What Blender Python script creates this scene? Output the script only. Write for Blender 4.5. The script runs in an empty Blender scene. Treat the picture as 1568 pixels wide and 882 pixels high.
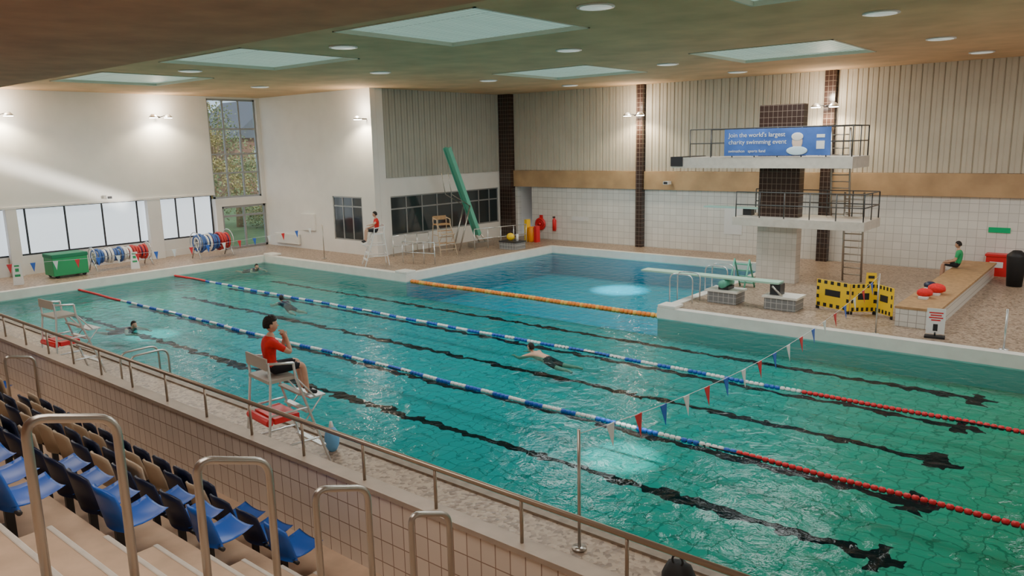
import bpy, bmesh, math, random
from mathutils import Vector, Matrix, noise
random.seed(7)
C=bpy.context.scene.collection
# ------------------------------------------------------------ materials
def newmat(name):
    m=bpy.data.materials.new(name);m.use_nodes=True
    return m,m.node_tree.nodes,m.node_tree.links,m.node_tree.nodes["Principled BSDF"]
def mat(name,col,rough=.5,metal=0,var=.0,scale=5,bump=0,emit=0,ecol=None,spec=None):
    m,n,l,b=newmat(name)
    b.inputs["Base Color"].default_value=(*col,1);b.inputs["Roughness"].default_value=rough;b.inputs["Metallic"].default_value=metal
    if spec is not None:b.inputs["Specular IOR Level"].default_value=spec
    if emit:
        b.inputs["Emission Color"].default_value=(*(ecol or col),1);b.inputs["Emission Strength"].default_value=emit
    if var or bump:
        g=n.new("ShaderNodeNewGeometry");t=n.new("ShaderNodeTexNoise");t.inputs["Scale"].default_value=scale;t.inputs["Detail"].default_value=6
        l.new(g.outputs["Position"],t.inputs["Vector"])
        if var:
            r=n.new("ShaderNodeValToRGB");r.color_ramp.elements[0].position=.3;r.color_ramp.elements[1].position=.7
            r.color_ramp.elements[0].color=(*[max(0,c*(1-var)) for c in col],1);r.color_ramp.elements[1].color=(*[min(1,c*(1+var)) for c in col],1)
            l.new(t.outputs["Fac"],r.inputs["Fac"]);l.new(r.outputs["Color"],b.inputs["Base Color"])
        if bump:
            bp=n.new("ShaderNodeBump");bp.inputs["Strength"].default_value=bump;bp.inputs["Distance"].default_value=.02
            l.new(t.outputs["Fac"],bp.inputs["Height"]);l.new(bp.outputs["Normal"],b.inputs["Normal"])
    return m
def tilemat(name,col,grout,w,h,axes="XZ",mort=.008,rough=.25,var=.05):
    m,n,l,b=newmat(name)
    g=n.new("ShaderNodeNewGeometry");s=n.new("ShaderNodeSeparateXYZ");c=n.new("ShaderNodeCombineXYZ")
    l.new(g.outputs["Position"],s.inputs[0]);l.new(s.outputs[axes[0]],c.inputs[0]);l.new(s.outputs[axes[1]],c.inputs[1])
    t=n.new("ShaderNodeTexBrick");t.offset=0;t.inputs["Scale"].default_value=1
    t.inputs["Brick Width"].default_value=w;t.inputs["Row Height"].default_value=h;t.inputs["Mortar Size"].default_value=mort
    t.inputs["Color1"].default_value=(*[x*(1-var) for x in col],1);t.inputs["Color2"].default_value=(*[min(1,x*(1+var)) for x in col],1);t.inputs["Mortar"].default_value=(*grout,1)
    l.new(c.outputs[0],t.inputs["Vector"]);l.new(t.outputs["Color"],b.inputs["Base Color"]);b.inputs["Roughness"].default_value=rough
    return m
WHITE=mat("white_paint",(.80,.78,.75),.6,var=.03,scale=1.5)
STEEL=mat("brushed_steel",(.5,.47,.43),.3,.9)
CHROME=mat("pale_steel",(.72,.74,.75),.25,.7)
DARK=mat("dark_frame",(.03,.03,.035),.4)
BLACK=mat("black_rubber",(.015,.015,.018),.6)
RED=mat("red_plastic",(.70,.02,.03),.4)
REDCLOTH=mat("red_cloth",(.72,.02,.02),.8,var=.15,scale=18)
BLUE=mat("blue_plastic",(.02,.12,.55),.35)
NAVY=mat("navy_plastic",(.012,.02,.06),.4)
TAN=mat("tan_plastic",(.52,.40,.28),.45)
YEL=mat("yellow_plastic",(.95,.62,.02),.4)
ORANGE=mat("orange_plastic",(.95,.33,.02),.4)
GREEN=mat("green_plastic",(.02,.32,.12),.5)
TEALG=mat("teal_green_paint",(.13,.46,.34),.45)
WPL=mat("white_plastic",(.8,.8,.8),.35)
SKIN=mat("skin",(.62,.36,.25),.5,var=.05,scale=20)
HAIR=mat("dark_hair",(.015,.01,.008),.7,var=.4,scale=60,bump=.6)
CEIL=mat("ceiling_plaster",(.64,.42,.24),.9,var=.15,scale=.8,bump=.2)
SOFF=mat("soffit_timber",(.52,.27,.155),.85,var=.16,scale=1.2,bump=.2)
BANDM=mat("timber_band",(.50,.32,.17),.6,var=.18,scale=1.3)
WOOD=mat("wood",(.42,.25,.12),.6,var=.2,scale=8)
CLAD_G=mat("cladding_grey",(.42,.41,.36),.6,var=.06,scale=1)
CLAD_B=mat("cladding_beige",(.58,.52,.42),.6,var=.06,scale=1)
TILEW=tilemat("white_wall_tile",(.78,.76,.72),(.5,.48,.45),.3,.3,"XZ")
TILED=tilemat("dark_brown_tile",(.045,.025,.02),(.20,.15,.12),.16,.2,"XZ",.008)
TILEP=tilemat("parapet_tile",(.82,.74,.66),(.36,.26,.20),.17,.24,"XZ",.006)
TILEB=tilemat("block_tile",(.72,.70,.66),(.4,.38,.35),.2,.2,"XZ",.008)
TILEG=tilemat("grey_stand_tile",(.22,.23,.24),(.45,.45,.45),.16,.16,"XZ",.01)
TILES=tilemat("pale_shaft_tile",(.70,.64,.58),(.5,.45,.4),.2,.2,"XZ",.006)
STONE=mat("pale_stone",(.64,.59,.53),.6,var=.08,scale=6)
COPE=mat("white_coping",(.80,.78,.73),.4,var=.05,scale=3)
CONC=mat("gallery_concrete",(.58,.42,.30),.8,var=.12,scale=4,bump=.2)
GLASSD=mat("dark_glass",(.03,.04,.045),.08,spec=.8)
FROST=mat("frosted_daylight_glass",(.8,.87,.9),.4,emit=.95,ecol=(.78,.88,1))
EDGE=mat("brown_pool_lip",(.26,.20,.15),.5,var=.2,scale=8)
LINER=mat("pool_side_liner",(.05,.46,.42),.8,spec=0)
CAPM=mat("parapet_cap",(.46,.38,.31),.5,var=.1,scale=5)
RAILD=mat("grey_painted_rail",(.10,.10,.10),.4,.4)
def deckmat():
    m,n,l,b=newmat("speckled_deck_tile")
    g=n.new("ShaderNodeNewGeometry");v=n.new("ShaderNodeTexVoronoi");v.inputs["Scale"].default_value=18
    l.new(g.outputs["Position"],v.inputs["Vector"])
    r=n.new("ShaderNodeValToRGB");e=r.color_ramp.elements
    e[0].color=(.18,.12,.085,1);e[1].color=(.43,.32,.235,1);e[1].position=.7
    s=n.new("ShaderNodeSeparateColor");l.new(v.outputs["Color"],s.inputs[0]);l.new(s.outputs[0],r.inputs[0]);l.new(r.outputs[0],b.inputs["Base Color"])
    b.inputs["Roughness"].default_value=.4
    bp=n.new("ShaderNodeBump");bp.inputs["Strength"].default_value=.3;bp.inputs["Distance"].default_value=.02;l.new(v.outputs["Distance"],bp.inputs["Height"]);l.new(bp.outputs[0],b.inputs["Normal"])
    return m
DECK=deckmat()
def skylmat():
    m,n,l,b=newmat("skylight_diffuser")
    g=n.new("ShaderNodeNewGeometry")
    w=n.new("ShaderNodeTexBrick");w.offset=0;w.inputs["Scale"].default_value=1;w.inputs["Brick Width"].default_value=.14;w.inputs["Row Height"].default_value=4;w.inputs["Mortar Size"].default_value=.02
    w.inputs["Color1"].default_value=(.40,.56,.49,1);w.inputs["Color2"].default_value=(.46,.62,.54,1);w.inputs["Mortar"].default_value=(.22,.33,.28,1)
    l.new(g.outputs["Position"],w.inputs["Vector"]);l.new(w.outputs[0],b.inputs["Emission Color"]);l.new(w.outputs[0],b.inputs["Base Color"]);b.inputs["Emission Strength"].default_value=.5
    return m
SKYL=skylmat()
LAMPE=mat("lamp_lens",(1,.95,.85),.3,emit=40,ecol=(1,.93,.8))
DISCM=mat("downlight_disc",(.85,.85,.8),.4,emit=.3,ecol=(.9,1,.95))
# ------------------------------------------------------------ mesh builder
class MB:
    def __init__(s,name): s.name=name;s.v=[];s.f=[];s.mi=[];s.sm=[];s.mats=[];s.M=Matrix()
    def idx(s,m):
        if m not in s.mats:s.mats.append(m)
        return s.mats.index(m)
    def add(s,vs,fs,m,smooth=False):
        o=len(s.v);s.v+=[s.M@Vector(v) for v in vs]
        mf=m if callable(m) else None
        i=None if mf else s.idx(m)
        for f in fs:
            s.f.append([o+k for k in f])
            if mf:
                c=sum((Vector(vs[k]) for k in f),Vector())/len(f);s.mi.append(s.idx(mf(c)))
            else:s.mi.append(i)
            s.sm.append(smooth)
        return s
    def box(s,a,b,m,M=None):
        x0,y0,z0=a;x1,y1,z1=b
        vs=[(x0,y0,z0),(x1,y0,z0),(x1,y1,z0),(x0,y1,z0),(x0,y0,z1),(x1,y0,z1),(x1,y1,z1),(x0,y1,z1)]
        if M:vs=[M@Vector(v) for v in vs]
        return s.add(vs,[(0,3,2,1),(4,5,6,7),(0,1,5,4),(1,2,6,5),(2,3,7,6),(3,0,4,7)],m)
    def quad(s,pts,m): return s.add(pts,[tuple(range(len(pts)))],m)
    def tube(s,pts,r,m,n=8,cap=True):
        pts=[Vector(p) for p in pts];vs=[];fs=[];rs=r if isinstance(r,(list,tuple)) else [r]*len(pts)
        prev=None
        for i,p in enumerate(pts):
            t=Vector()
            if i>0:t+=(p-pts[i-1]).normalized()
            if i<len(pts)-1:t+=(pts[i+1]-p).normalized()
            if t.length<1e-6:t=Vector((0,0,1))
            t.normalize()
            if prev is None:
                ref=Vector((0,0,1)) if abs(t.z)<.9 else Vector((1,0,0));a=t.cross(ref).normalized()
            else:
                a=(prev-t*prev.dot(t)).normalized()
            prev=a;b=t.cross(a)
            for k in range(n):
                an=2*math.pi*k/n;vs.append(p+(a*math.cos(an)+b*math.sin(an))*rs[i])
        for i in range(len(pts)-1):
            for k in range(n):
                k2=(k+1)%n;fs.append((i*n+k,i*n+k2,(i+1)*n+k2,(i+1)*n+k))
        if cap:
            fs.append(tuple(range(n))[::-1]);fs.append(tuple(range((len(pts)-1)*n,len(pts)*n)))
        return s.add(vs,fs,m,True)
    def sph(s,c,r,m,seg=14,rings=9,fn=None):
        r=r if isinstance(r,(tuple,list)) else (r,r,r);vs=[];fs=[]
        for i in range(rings+1):
            th=math.pi*i/rings
            for j in range(seg):
                ph=2*math.pi*j/seg;d=Vector((math.sin(th)*math.cos(ph),math.sin(th)*math.sin(ph),math.cos(th)))
                q=Vector((d.x*r[0],d.y*r[1],d.z*r[2]))
                if fn:q=fn(d,q)
                vs.append(Vector(c)+q)
        for i in range(rings):
            for j in range(seg):
                j2=(j+1)%seg;fs.append((i*seg+j,(i+1)*seg+j,(i+1)*seg+j2,i*seg+j2))
        return s.add(vs,fs,m,True)
    def torus(s,c,R,r,m,axis='Y',n=20):
        pts=[]
        for k in range(n+1):
            a=2*math.pi*k/n;ca,sa=R*math.cos(a),R*math.sin(a)
            pts.append(Vector(c)+Vector({'Y':(ca,0,sa),'X':(0,ca,sa),'Z':(ca,sa,0)}[axis]))
        return s.tube(pts,r,m,6,False)
    def done(s,bevel=0,loc=None,rot=0,me_only=False):
        me=bpy.data.meshes.new(s.name);me.from_pydata([tuple(v) for v in s.v],[],s.f)
        for m in s.mats:me.materials.append(m)
        me.polygons.foreach_set("material_index",s.mi);me.polygons.foreach_set("use_smooth",s.sm);me.update()
        if me_only:return me
        return place(s.name,me,loc or (0,0,0),rot,bevel)
def place(name,me,loc,rot=0,bevel=0):
    ob=bpy.data.objects.new(name,me);C.objects.link(ob);ob.location=loc;ob.rotation_euler=(0,0,rot)
    if bevel:
        b=ob.modifiers.new("bevel","BEVEL");b.width=bevel;b.segments=2;b.limit_method='ANGLE'
    return ob
def sbox(name,a,b,m,bevel=0): 
    c=[(a[i]+b[i])/2 for i in range(3)]
    mb=MB(name);mb.box([a[i]-c[i] for i in range(3)],[b[i]-c[i] for i in range(3)],m);return mb.done(bevel,loc=c)
# ------------------------------------------------------------ constants
H=5.1;DZ=.28;CZ=7.6
PX0,PX1,PY0,PY1=-31.0,.3,7.46,19.55
DX0,DX1,DY1=-21.5,-10.7,28.9
YB=31.1;XE=-34.6;XA=-26.3;YW=22.2;XR=3.0
# ------------------------------------------------------------ floor / pools
fl=MB("floor")
for x0,x1,y0,y1 in [(XE-.4,XR,4.75,PY0),(XE-.4,PX0,PY0,YW+.3),(PX0,DX0,PY1,YB+.6),(DX0,DX1,DY1,YB+.6),(DX1,XR,PY1,YB+.6),(PX1,XR,PY0,PY1)]:
    fl.box((x0,y0,-3),(x1,y1,DZ),DECK)
fl.done()
cp=MB("floor_pool_edge")
w=.26
def cop(x0,x1,y0,y1,m=COPE): cp.box((x0,y0,-.04),(x1,y1,DZ+.03),m)
cop(PX0-w,PX1+w,PY0-.1,PY0+.03,EDGE);cop(PX0-w,PX0+.03,PY0+.03,PY1);cop(PX0-w,DX0-w,PY1-.03,PY1+w)
cop(DX0-w,DX0+.03,PY1-.03,DY1);cop(DX0-w,DX1+w,DY1-.03,DY1+w);cop(DX1-.03,DX1+w,PY1-.03,DY1);cop(DX1+w,PX1+w,PY1-.03,PY1+w);cop(PX1-.03,PX1+w,PY0+.03,PY1-.03)
cp.done()
for (x0,x1,y0,y1) in [(DX1-.02,DX1+.55,PY1-.02,PY1+.5),(DX0-.6,DX0+.02,PY1-.02,PY1+.5),(PX0-.1,PX0+.6,PY1+.02,PY1+.5)]:
    sbox("starting_plinth",(x0,y0,DZ+.031),(x1,y1,DZ+.12),COPE,.02)
def poolfloor():
    m,n,l,b=newmat("pool_floor_lanes")
    def M(op,a,bb=None,cc=None):
        q=n.new("ShaderNodeMath");q.operation=op
        for i,v in enumerate((a,bb,cc)):
            if v is None:continue
            if isinstance(v,(int,float)):q.inputs[i].default_value=v
            else:l.new(v,q.inputs[i])
        return q.outputs[0]
    g=n.new("ShaderNodeNewGeometry");nz=n.new("ShaderNodeTexNoise");nz.inputs["Scale"].default_value=2.4;nz.inputs["Detail"].default_value=3
    l.new(g.outputs["Position"],nz.inputs["Vector"])
    sub=n.new("ShaderNodeVectorMath");sub.operation='SUBTRACT';l.new(nz.outputs["Color"],sub.inputs[0]);sub.inputs[1].default_value=(.5,.5,.5)
    sc=n.new("ShaderNodeVectorMath");sc.operation='SCALE';l.new(sub.outputs[0],sc.inputs[0]);sc.inputs["Scale"].default_value=.62
    ad=n.new("ShaderNodeVectorMath");l.new(g.outputs["Position"],ad.inputs[0]);l.new(sc.outputs[0],ad.inputs[1])
    s=n.new("ShaderNodeSeparateXYZ");l.new(ad.outputs[0],s.inputs[0]);X,Y=s.outputs[0],s.outputs[1]
    t=M('DIVIDE',M('SUBTRACT',Y,PY0),2.015);d=M('MULTIPLY',M('ABSOLUTE',M('SUBTRACT',M('FRACT',t),.5)),2.015)
    line=M('MULTIPLY',M('LESS_THAN',d,.115),M('MULTIPLY',M('LESS_THAN',X,-2.0),M('GREATER_THAN',X,-29)))
    bar=M('MULTIPLY',M('LESS_THAN',d,.40),M('LESS_THAN',M('ABSOLUTE',M('ADD',X,2.35)),.13))
    mask=M('MAXIMUM',line,bar)
    rp=n.new("ShaderNodeValToRGB");mr=n.new("ShaderNodeMapRange");mr.inputs[1].default_value=-31;mr.inputs[2].default_value=0
    l.new(X,mr.inputs[0]);l.new(mr.outputs[0],rp.inputs[0]);e=rp.color_ramp.elements
    e[0].color=(.14,.48,.39,1);e[1].color=(.15,.43,.23,1)
    k=e.new(.45);k.color=(.02,.42,.45,1);k=e.new(.74);k.color=(.04,.41,.37,1)
    br=n.new("ShaderNodeTexBrick");br.offset=0;br.inputs["Scale"].default_value=1;br.inputs["Brick Width"].default_value=.3;br.inputs["Row Height"].default_value=.3;br.inputs["Mortar Size"].default_value=.014
    br.inputs["Color1"].default_value=(1,1,1,1);br.inputs["Color2"].default_value=(.88,.88,.88,1);br.inputs["Mortar"].default_value=(.48,.54,.54,1);l.new(ad.outputs[0],br.inputs["Vector"])
    mx=n.new("ShaderNodeMix");mx.data_type='RGBA';mx.blend_type='MULTIPLY';mx.inputs[0].default_value=.85;l.new(rp.outputs[0],mx.inputs[6]);l.new(br.outputs[0],mx.inputs[7])
    m2=n.new("ShaderNodeMix");m2.data_type='RGBA';l.new(mask,m2.inputs[0]);l.new(mx.outputs[2],m2.inputs[6]);m2.inputs[7].default_value=(.004,.014,.018,1)
    l.new(m2.outputs[2],b.inputs["Base Color"]);b.inputs["Roughness"].default_value=.8;b.inputs["Specular IOR Level"].default_value=0
    return m
PF=poolfloor()
DPF=tilemat("diving_pool_tile",(.0,.44,.60),(.0,.34,.47),.4,.4,"XY",.02,.8,.06)
DPF.node_tree.nodes["Principled BSDF"].inputs["Specular IOR Level"].default_value=0
sp=MB("swimming_pool_basin");sp.box((PX0,PY0,-.9),(PX1,PY1,-.55),PF)
sp.box((PX0,PY0,-.55),(PX1,PY0+.02,-.04),LINER);sp.box((PX0,PY0,-.55),(PX0+.02,PY1,-.04),LINER);sp.box((DX1,PY1-.02,-.55),(PX1,PY1,-.04),LINER);sp.box((PX0,PY1-.02,-.55),(DX0,PY1,-.04),LINER);sp.done()
dp=MB("diving_pool_basin");dp.box((DX0,PY1+.001,-1.6),(DX1,DY1,-1.0),DPF)
DPS=mat("diving_pool_side",(.0,.34,.46),.8,spec=0)
dp.box((DX0,PY1,-1.0),(DX0+.02,DY1,-.05),DPS);dp.box((DX1-.02,PY1,-1.0),(DX1,DY1,-.05),DPS);dp.box((DX0,DY1-.02,-1.0),(DX1,DY1,-.05),DPS);dp.box((DX0,PY1+.001,-1.0),(DX1,PY1+.02,-.56),DPS);dp.done()
def watermat():
    m=bpy.data.materials.new("pool_water");m.use_nodes=True;n=m.node_tree.nodes;l=m.node_tree.links;n.clear()
    o=n.new("ShaderNodeOutputMaterial");mx=n.new("ShaderNodeMixShader");tr=n.new("ShaderNodeBsdfTransparent");gl=n.new("ShaderNodeBsdfGlossy");fr=n.new("ShaderNodeFresnel")
    tr.inputs[0].default_value=(.42,.90,.93,1);gl.inputs["Roughness"].default_value=.035;fr.inputs[0].default_value=1.33
    g=n.new("ShaderNodeNewGeometry");a=n.new("ShaderNodeTexNoise");a.inputs["Scale"].default_value=2.7;a.inputs["Detail"].default_value=5;a.inputs["Distortion"].default_value=.5
    l.new(g.outputs["Position"],a.inputs["Vector"])
    b=n.new("ShaderNodeBump");b.inputs["Strength"].default_value=.55;b.inputs["Distance"].default_value=.08
    l.new(a.outputs["Fac"],b.inputs["Height"]);l.new(b.outputs[0],gl.inputs["Normal"]);l.new(b.outputs[0],fr.inputs["Normal"])
    k_=n.new("ShaderNodeMath");k_.operation="MULTIPLY";k_.inputs[1].default_value=.72;l.new(fr.outputs[0],k_.inputs[0]);l.new(k_.outputs[0],mx.inputs[0])
    l.new(tr.outputs[0],mx.inputs[1]);l.new(gl.outputs[0],mx.inputs[2]);l.new(mx.outputs[0],o.inputs[0]);return m
WAT=watermat()
wa=MB("pool_water_surface");wa.quad([(PX0,PY0,0),(PX1,PY0,0),(PX1,PY1,0),(PX0,PY1,0)],WAT);wa.quad([(DX0,PY1,0),(DX1,PY1,0),(DX1,DY1,0),(DX0,DY1,0)],WAT);wa.done()
# ------------------------------------------------------------ corrugated cladding
def cladding(name,p0,p1,z0,z1,nrm,m,step=.36):
    mb=MB(name);p0=Vector(p0);p1=Vector(p1);L=(p1-p0).length;d=(p1-p0)/L;nrm=Vector(nrm);k=0
    prof=[(0,0),(.03,.05),(.15,.05),(.165,.035),(.18,.035),(.195,.05),(.33,.05),(step,0)]
    while k*step<L-.001:
        for (a,ha),(b,hb) in zip(prof[:-1],prof[1:]):
            a2=min(k*step+a,L);b2=min(k*step+b,L);A=p0+d*a2+nrm*ha;B=p0+d*b2+nrm*hb
            if b2-a2<1e-5:continue
            mb.quad([(A.x,A.y,z0),(B.x,B.y,z0),(B.x,B.y,z1),(A.x,A.y,z1)],m)
        k+=1
    return mb.done()
wb=MB("wall_back");wb.box((-24.4,YB,DZ),(XR,YB+.3,2.95),TILEW);wb.box((-26.6,YB,2.95),(XR,YB+.3,CZ),WHITE);wb.box((-26.6,YB,DZ),(-25.35,YB+.3,2.95),TILEW)
wb.box((-25.6,YB+1.6,DZ),(-24.0,YB+1.7,3),mat("corridor_wall",(.12,.25,.45),.7));wb.box((-25.45,YB+.3,DZ),(-25.35,YB+1.6,3),WHITE);wb.box((-24.4,YB+.3,DZ),(-24.3,YB+1.6,3),BANDM);wb.box((-25.4,YB+.3,2.95),(-24.3,YB+1.6,3.0),WHITE);wb.done()
for x0,x1 in [(-25.49,-18.13),(-17.79,-9.91),(-9.49,XR)]:
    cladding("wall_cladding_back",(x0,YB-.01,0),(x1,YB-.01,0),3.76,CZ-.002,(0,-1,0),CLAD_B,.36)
    sbox("wall_timber_band",(x0,YB-.14,2.93),(x1,YB-.002,3.75),BANDM,.01)
for x0,x1,d in [(-26.25,-25.5,.35),(-18.12,-17.8,.3),(-9.9,-9.5,.3)]:
    sbox("wall_tiled_pillar",(x0,YB-d,DZ),(x1,YB-.001,CZ-.002),TILED)
wal=MB("wall_alcove");wal.box((XA-.3,YW+.31,DZ),(XA,YB-.01,1.08),WHITE);wal.box((XA-.3,YW+.31,2.88),(XA,YB-.01,CZ),WHITE);wal.box((XA-.3,YW+.31,1.08),(XA,23.2,2.88),WHITE);wal.box((XA-.3,30.7,1.08),(XA,YB-.01,2.88),WHITE)
wal.box((XA,YW+.31,DZ),(XA+.12,22.9,CZ),WHITE);wal.done()
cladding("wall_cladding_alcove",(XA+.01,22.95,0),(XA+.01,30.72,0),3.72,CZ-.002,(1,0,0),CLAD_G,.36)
def window(name,axis,const,a0,a1,z0,z1,mull,trans,glass,frame=DARK,t=.06,depth=.08):
    mb=MB(name)
    def bx(p0,p1,q0,q1,d0,d1,m):
        if axis=='X':mb.box((const+d0,p0,q0),(const+d1,p1,q1),m)
        else:mb.box((p0,const+d0,q0),(p1,const+d1,q1),m)
    bx(a0,a1,z0,z1,-.015,.015,glass)
    bx(a0,a1,z0,z0+t,-depth/2,depth/2,frame);bx(a0,a1,z1-t,z1,-depth/2,depth/2,frame);bx(a0,a0+t,z0,z1,-depth/2,depth/2,frame);bx(a1-t,a1,z0,z1,-depth/2,depth/2,frame)
    for q in mull:bx(q-t/2,q+t/2,z0+t,z1-t,-depth/2+.002,depth/2-.002,frame)
    for q in trans:bx(a0+t,a1-t,q-t/2,q+t/2,-depth/2+.004,depth/2-.004,frame)
    return mb.done()
FRG=mat("grey_window_frame",(.33,.34,.35),.4,.3)
window("window_1",'X',XA-.1,23.2,30.7,1.08,2.88,[24.2,25.2,26.2,27.2,28.2,29.2,30.0],[2.3],GLASSD,FRG)
wbx=MB("wall_box");wbx.box((XE-.0,YW,DZ),(-29.2,YW+.3,CZ),WHITE);wbx.box((-27.1,YW,DZ),(XA+.12,YW+.305,CZ),WHITE);wbx.box((-29.2,YW,DZ),(-27.1,YW+.3,.9),WHITE);wbx.box((-29.2,YW,2.9),(-27.1,YW+.3,CZ),WHITE);wbx.done()
window("window_2",'Y',YW+.06,-29.2,-27.1,.9,2.9,[-28.5,-27.8],[2.45],GLASSD,FRG)
sbox("electrical_cabinet",(-31.6,YW-.12,1.2),(-30.6,YW-.001,2.0),WHITE,.02)
sbox("radiator",(-33.9,YW-.14,.45),(-31.9,YW-.001,.95),COPE,.02)
we=MB("wall_left");we.box((XE-.35,-3,3.0),(XE,19.4,CZ),WHITE);we.box((XE-.5,-3,DZ),(XE-.25,19.4,1.05),WHITE);we.box((XE-.35,19.4,2.4),(XE-.001,YW+.3,2.78),WHITE);we.box((XE-.35,22.0,2.78),(XE-.001,YW+.3,CZ),WHITE);we.box((XE-.35,22.15,DZ),(XE-.001,YW+.3,2.4),WHITE)
we.box((XE-.35,19.41,DZ),(XE-.001,19.72,2.4),WHITE);we.box((XE-.35,19.4,7.52),(XE-.001,22,CZ),WHITE);we.box((XE,-3,2.98),(XE+.06,19.38,3.06),WHITE);we.done()
for y0,y1 in [(16.1,16.7),(10.5,10.9),(5,5.5)]: sbox("wall_pillar_white",(XE-.24,y0,DZ),(XE+.05,y1,2.98),WHITE,.01)
window("window_3",'X',XE-.38,-2,19.4,1.05,3.0,[0,2,4,7,8.6,9.6,11.3,12.8,14.3,15.8,17.6,18.5],[],FROST,DARK,.07)
def glassclear():
    m=bpy.data.materials.new("clear_glass");m.use_nodes=True;n=m.node_tree.nodes;l=m.node_tree.links;n.clear()
    o=n.new("ShaderNodeOutputMaterial");mx=n.new("ShaderNodeMixShader");mx.inputs[0].default_value=.06;tr=n.new("ShaderNodeBsdfTransparent");tr.inputs[0].default_value=(.85,.9,.92,1);gl=n.new("ShaderNodeBsdfGlossy");gl.inputs[1].default_value=.02
    l.new(tr.outputs[0],mx.inputs[1]);l.new(gl.outputs[0],mx.inputs[2]);l.new(mx.outputs[0],o.inputs[0]);return m
GC=glassclear()
window("window_4",'X',XE-.15,19.42,21.98,2.79,7.51,[20.25,21.1],[4.0,4.9,6.1],GC,FRG,.08)
window("door_1",'X',XE-.12,19.74,22.13,DZ+.01,2.39,[20.95],[1.9],GC,FRG,.1)
GRASS=mat("grass",(.12,.2,.06),.9,var=.3,scale=2)
sbox("ground_outside",(-90,0,-.3),(-35.2,70,.1),GRASS)
LEAF=mat("foliage",(.30,.33,.14),.9,var=.6,scale=3);LEAF2=mat("autumn_foliage",(.48,.36,.12),.9,var=.5,scale=3)
for i,(x,y,z,r) in enumerate([(-43,24,3.0,1.5),(-46,27.4,2.6,1.7),(-48,27,6.6,1.5),(-44,28.6,1.6,1.4),(-50,32,4,2),(-46,24.6,6.4,1.0)]):
    t=MB("tree");t.tube([(0,0,0),(0,0,z)],[.25,.12],WOOD)
    rr=random.Random(int(r*100)+i)
    for k in range(14):
        c=Vector((rr.uniform(-1,1)*r,rr.uniform(-1,1)*r,z+rr.uniform(-.9,.8)*r))
        t.tube([(0,0,z*.6),c],[.05,.015],WOOD,5);lm=LEAF if rr.random()<.6 else LEAF2
        for q in range(170):
            v=Vector((rr.gauss(0,.33),rr.gauss(0,.33),rr.gauss(0,.28)))*r*.8+c
            a_=Vector((rr.uniform(-1,1),rr.uniform(-1,1),rr.uniform(-1,1))).normalized()*.09;b_=a_.cross(Vector((rr.uniform(-1,1),rr.uniform(-1,1),1))).normalized()*.05
            t.add([v-a_,v+b_,v+a_,v-b_],[(0,1,2,3)],lm)
    t.done(loc=(x,y,.1))
hs=MB("brick_house");BR=mat("house_brick",(.35,.16,.10),.8,var=.1,scale=3);RF=mat("roof_slate",(.16,.15,.16),.8)
hs.box((-4,-4,0),(4,4,6),BR);hs.add([(-4.4,-4.4,6),(4.4,-4.4,6),(4.4,4.4,6),(-4.4,4.4,6),(-4.4,0,9.5),(4.4,0,9.5)],[(0,1,5,4),(3,4,5,2),(0,4,3),(1,2,5),(0,3,2,1)],RF)
for yy in (-2,1):
    for zz in (1.2,3.8):hs.box((3.98,yy-.1,zz),(4.05,yy+1.1,zz+1.3),WPL);hs.box((4.0,yy,zz+.1),(4.08,yy+1.0,zz+1.2),GLASSD)
hs.done(loc=(-66,41,.1))
sbox("wall_right",(XR+.001,-3,-1),(XR+.3,YB+.6,CZ),WHITE)
sbox("wall_near",(XE-.3,-3.3,-1),(XR+.3,-3,CZ),SOFF)
sky=[(-14.1,-9.9,11.0,14.8),(-22.0,-17.8,11.0,14.8),(-29.9,-25.7,11.0,14.8),(-6.2,-2.0,11.0,14.8),(-18.7,-14.6,21.6,25.6),(-10.8,-6.7,21.3,25.4)]
def grid_ceiling():
    xs=sorted({XE-.5,XR+.3,*[a for s in sky for a in s[:2]]});ys=sorted({7.7,YB+.4,*[a for s in sky for a in s[2:]]})
    mb=MB("ceiling")
    for x0,x1 in zip(xs,xs[1:]):
        for y0,y1 in zip(ys,ys[1:]):
            cx,cy=(x0+x1)/2,(y0+y1)/2
            if any(a<cx<b and c<cy<d for a,b,c,d in sky):continue
            mb.box((x0,y0,CZ),(x1,y1,CZ+.25),CEIL)
    mb.done()
grid_ceiling()
SKB=mat("skylight_rim",(.62,.62,.52),.6)
for a,b,c,d in sky:
    s=MB("skylight");s.box((a,c,CZ+.07),(b,d,CZ+.15),SKYL)
    for q in ((a,c,b,c+.05),(a,d-.05,b,d),(a,c,a+.05,d),(b-.05,c,b,d)):s.box((q[0],q[1],CZ-.02),(q[2],q[3],CZ+.1),SKB)
    s.done()
so=MB("ceiling_gallery_soffit");so.box((XE-.3,-3,6.9),(XR+.3,7.7,7.05),SOFF);so.box((XE-.3,7.55,7.05),(XR+.3,7.7,CZ+.25),SOFF);so.done()
for x,y in [(-8.3,12.6),(-16,12.8),(-23.8,12.9),(-12.6,17.8),(-4.6,17.6),(-20.6,18.0),(-28.2,18.2),(-12.7,23.6),(-20.6,23.6),(-4.6,23.4),(-4.4,28.3),(-12.4,28.5),(-20.2,28.6)]:
    mb=MB("ceiling_downlight");mb.tube([(0,0,-.03),(0,0,0)],.36,WPL,24);mb.tube([(0,0,-.04),(0,0,-.03)],.30,DISCM,24);mb.done(loc=(x,y,CZ))
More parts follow.
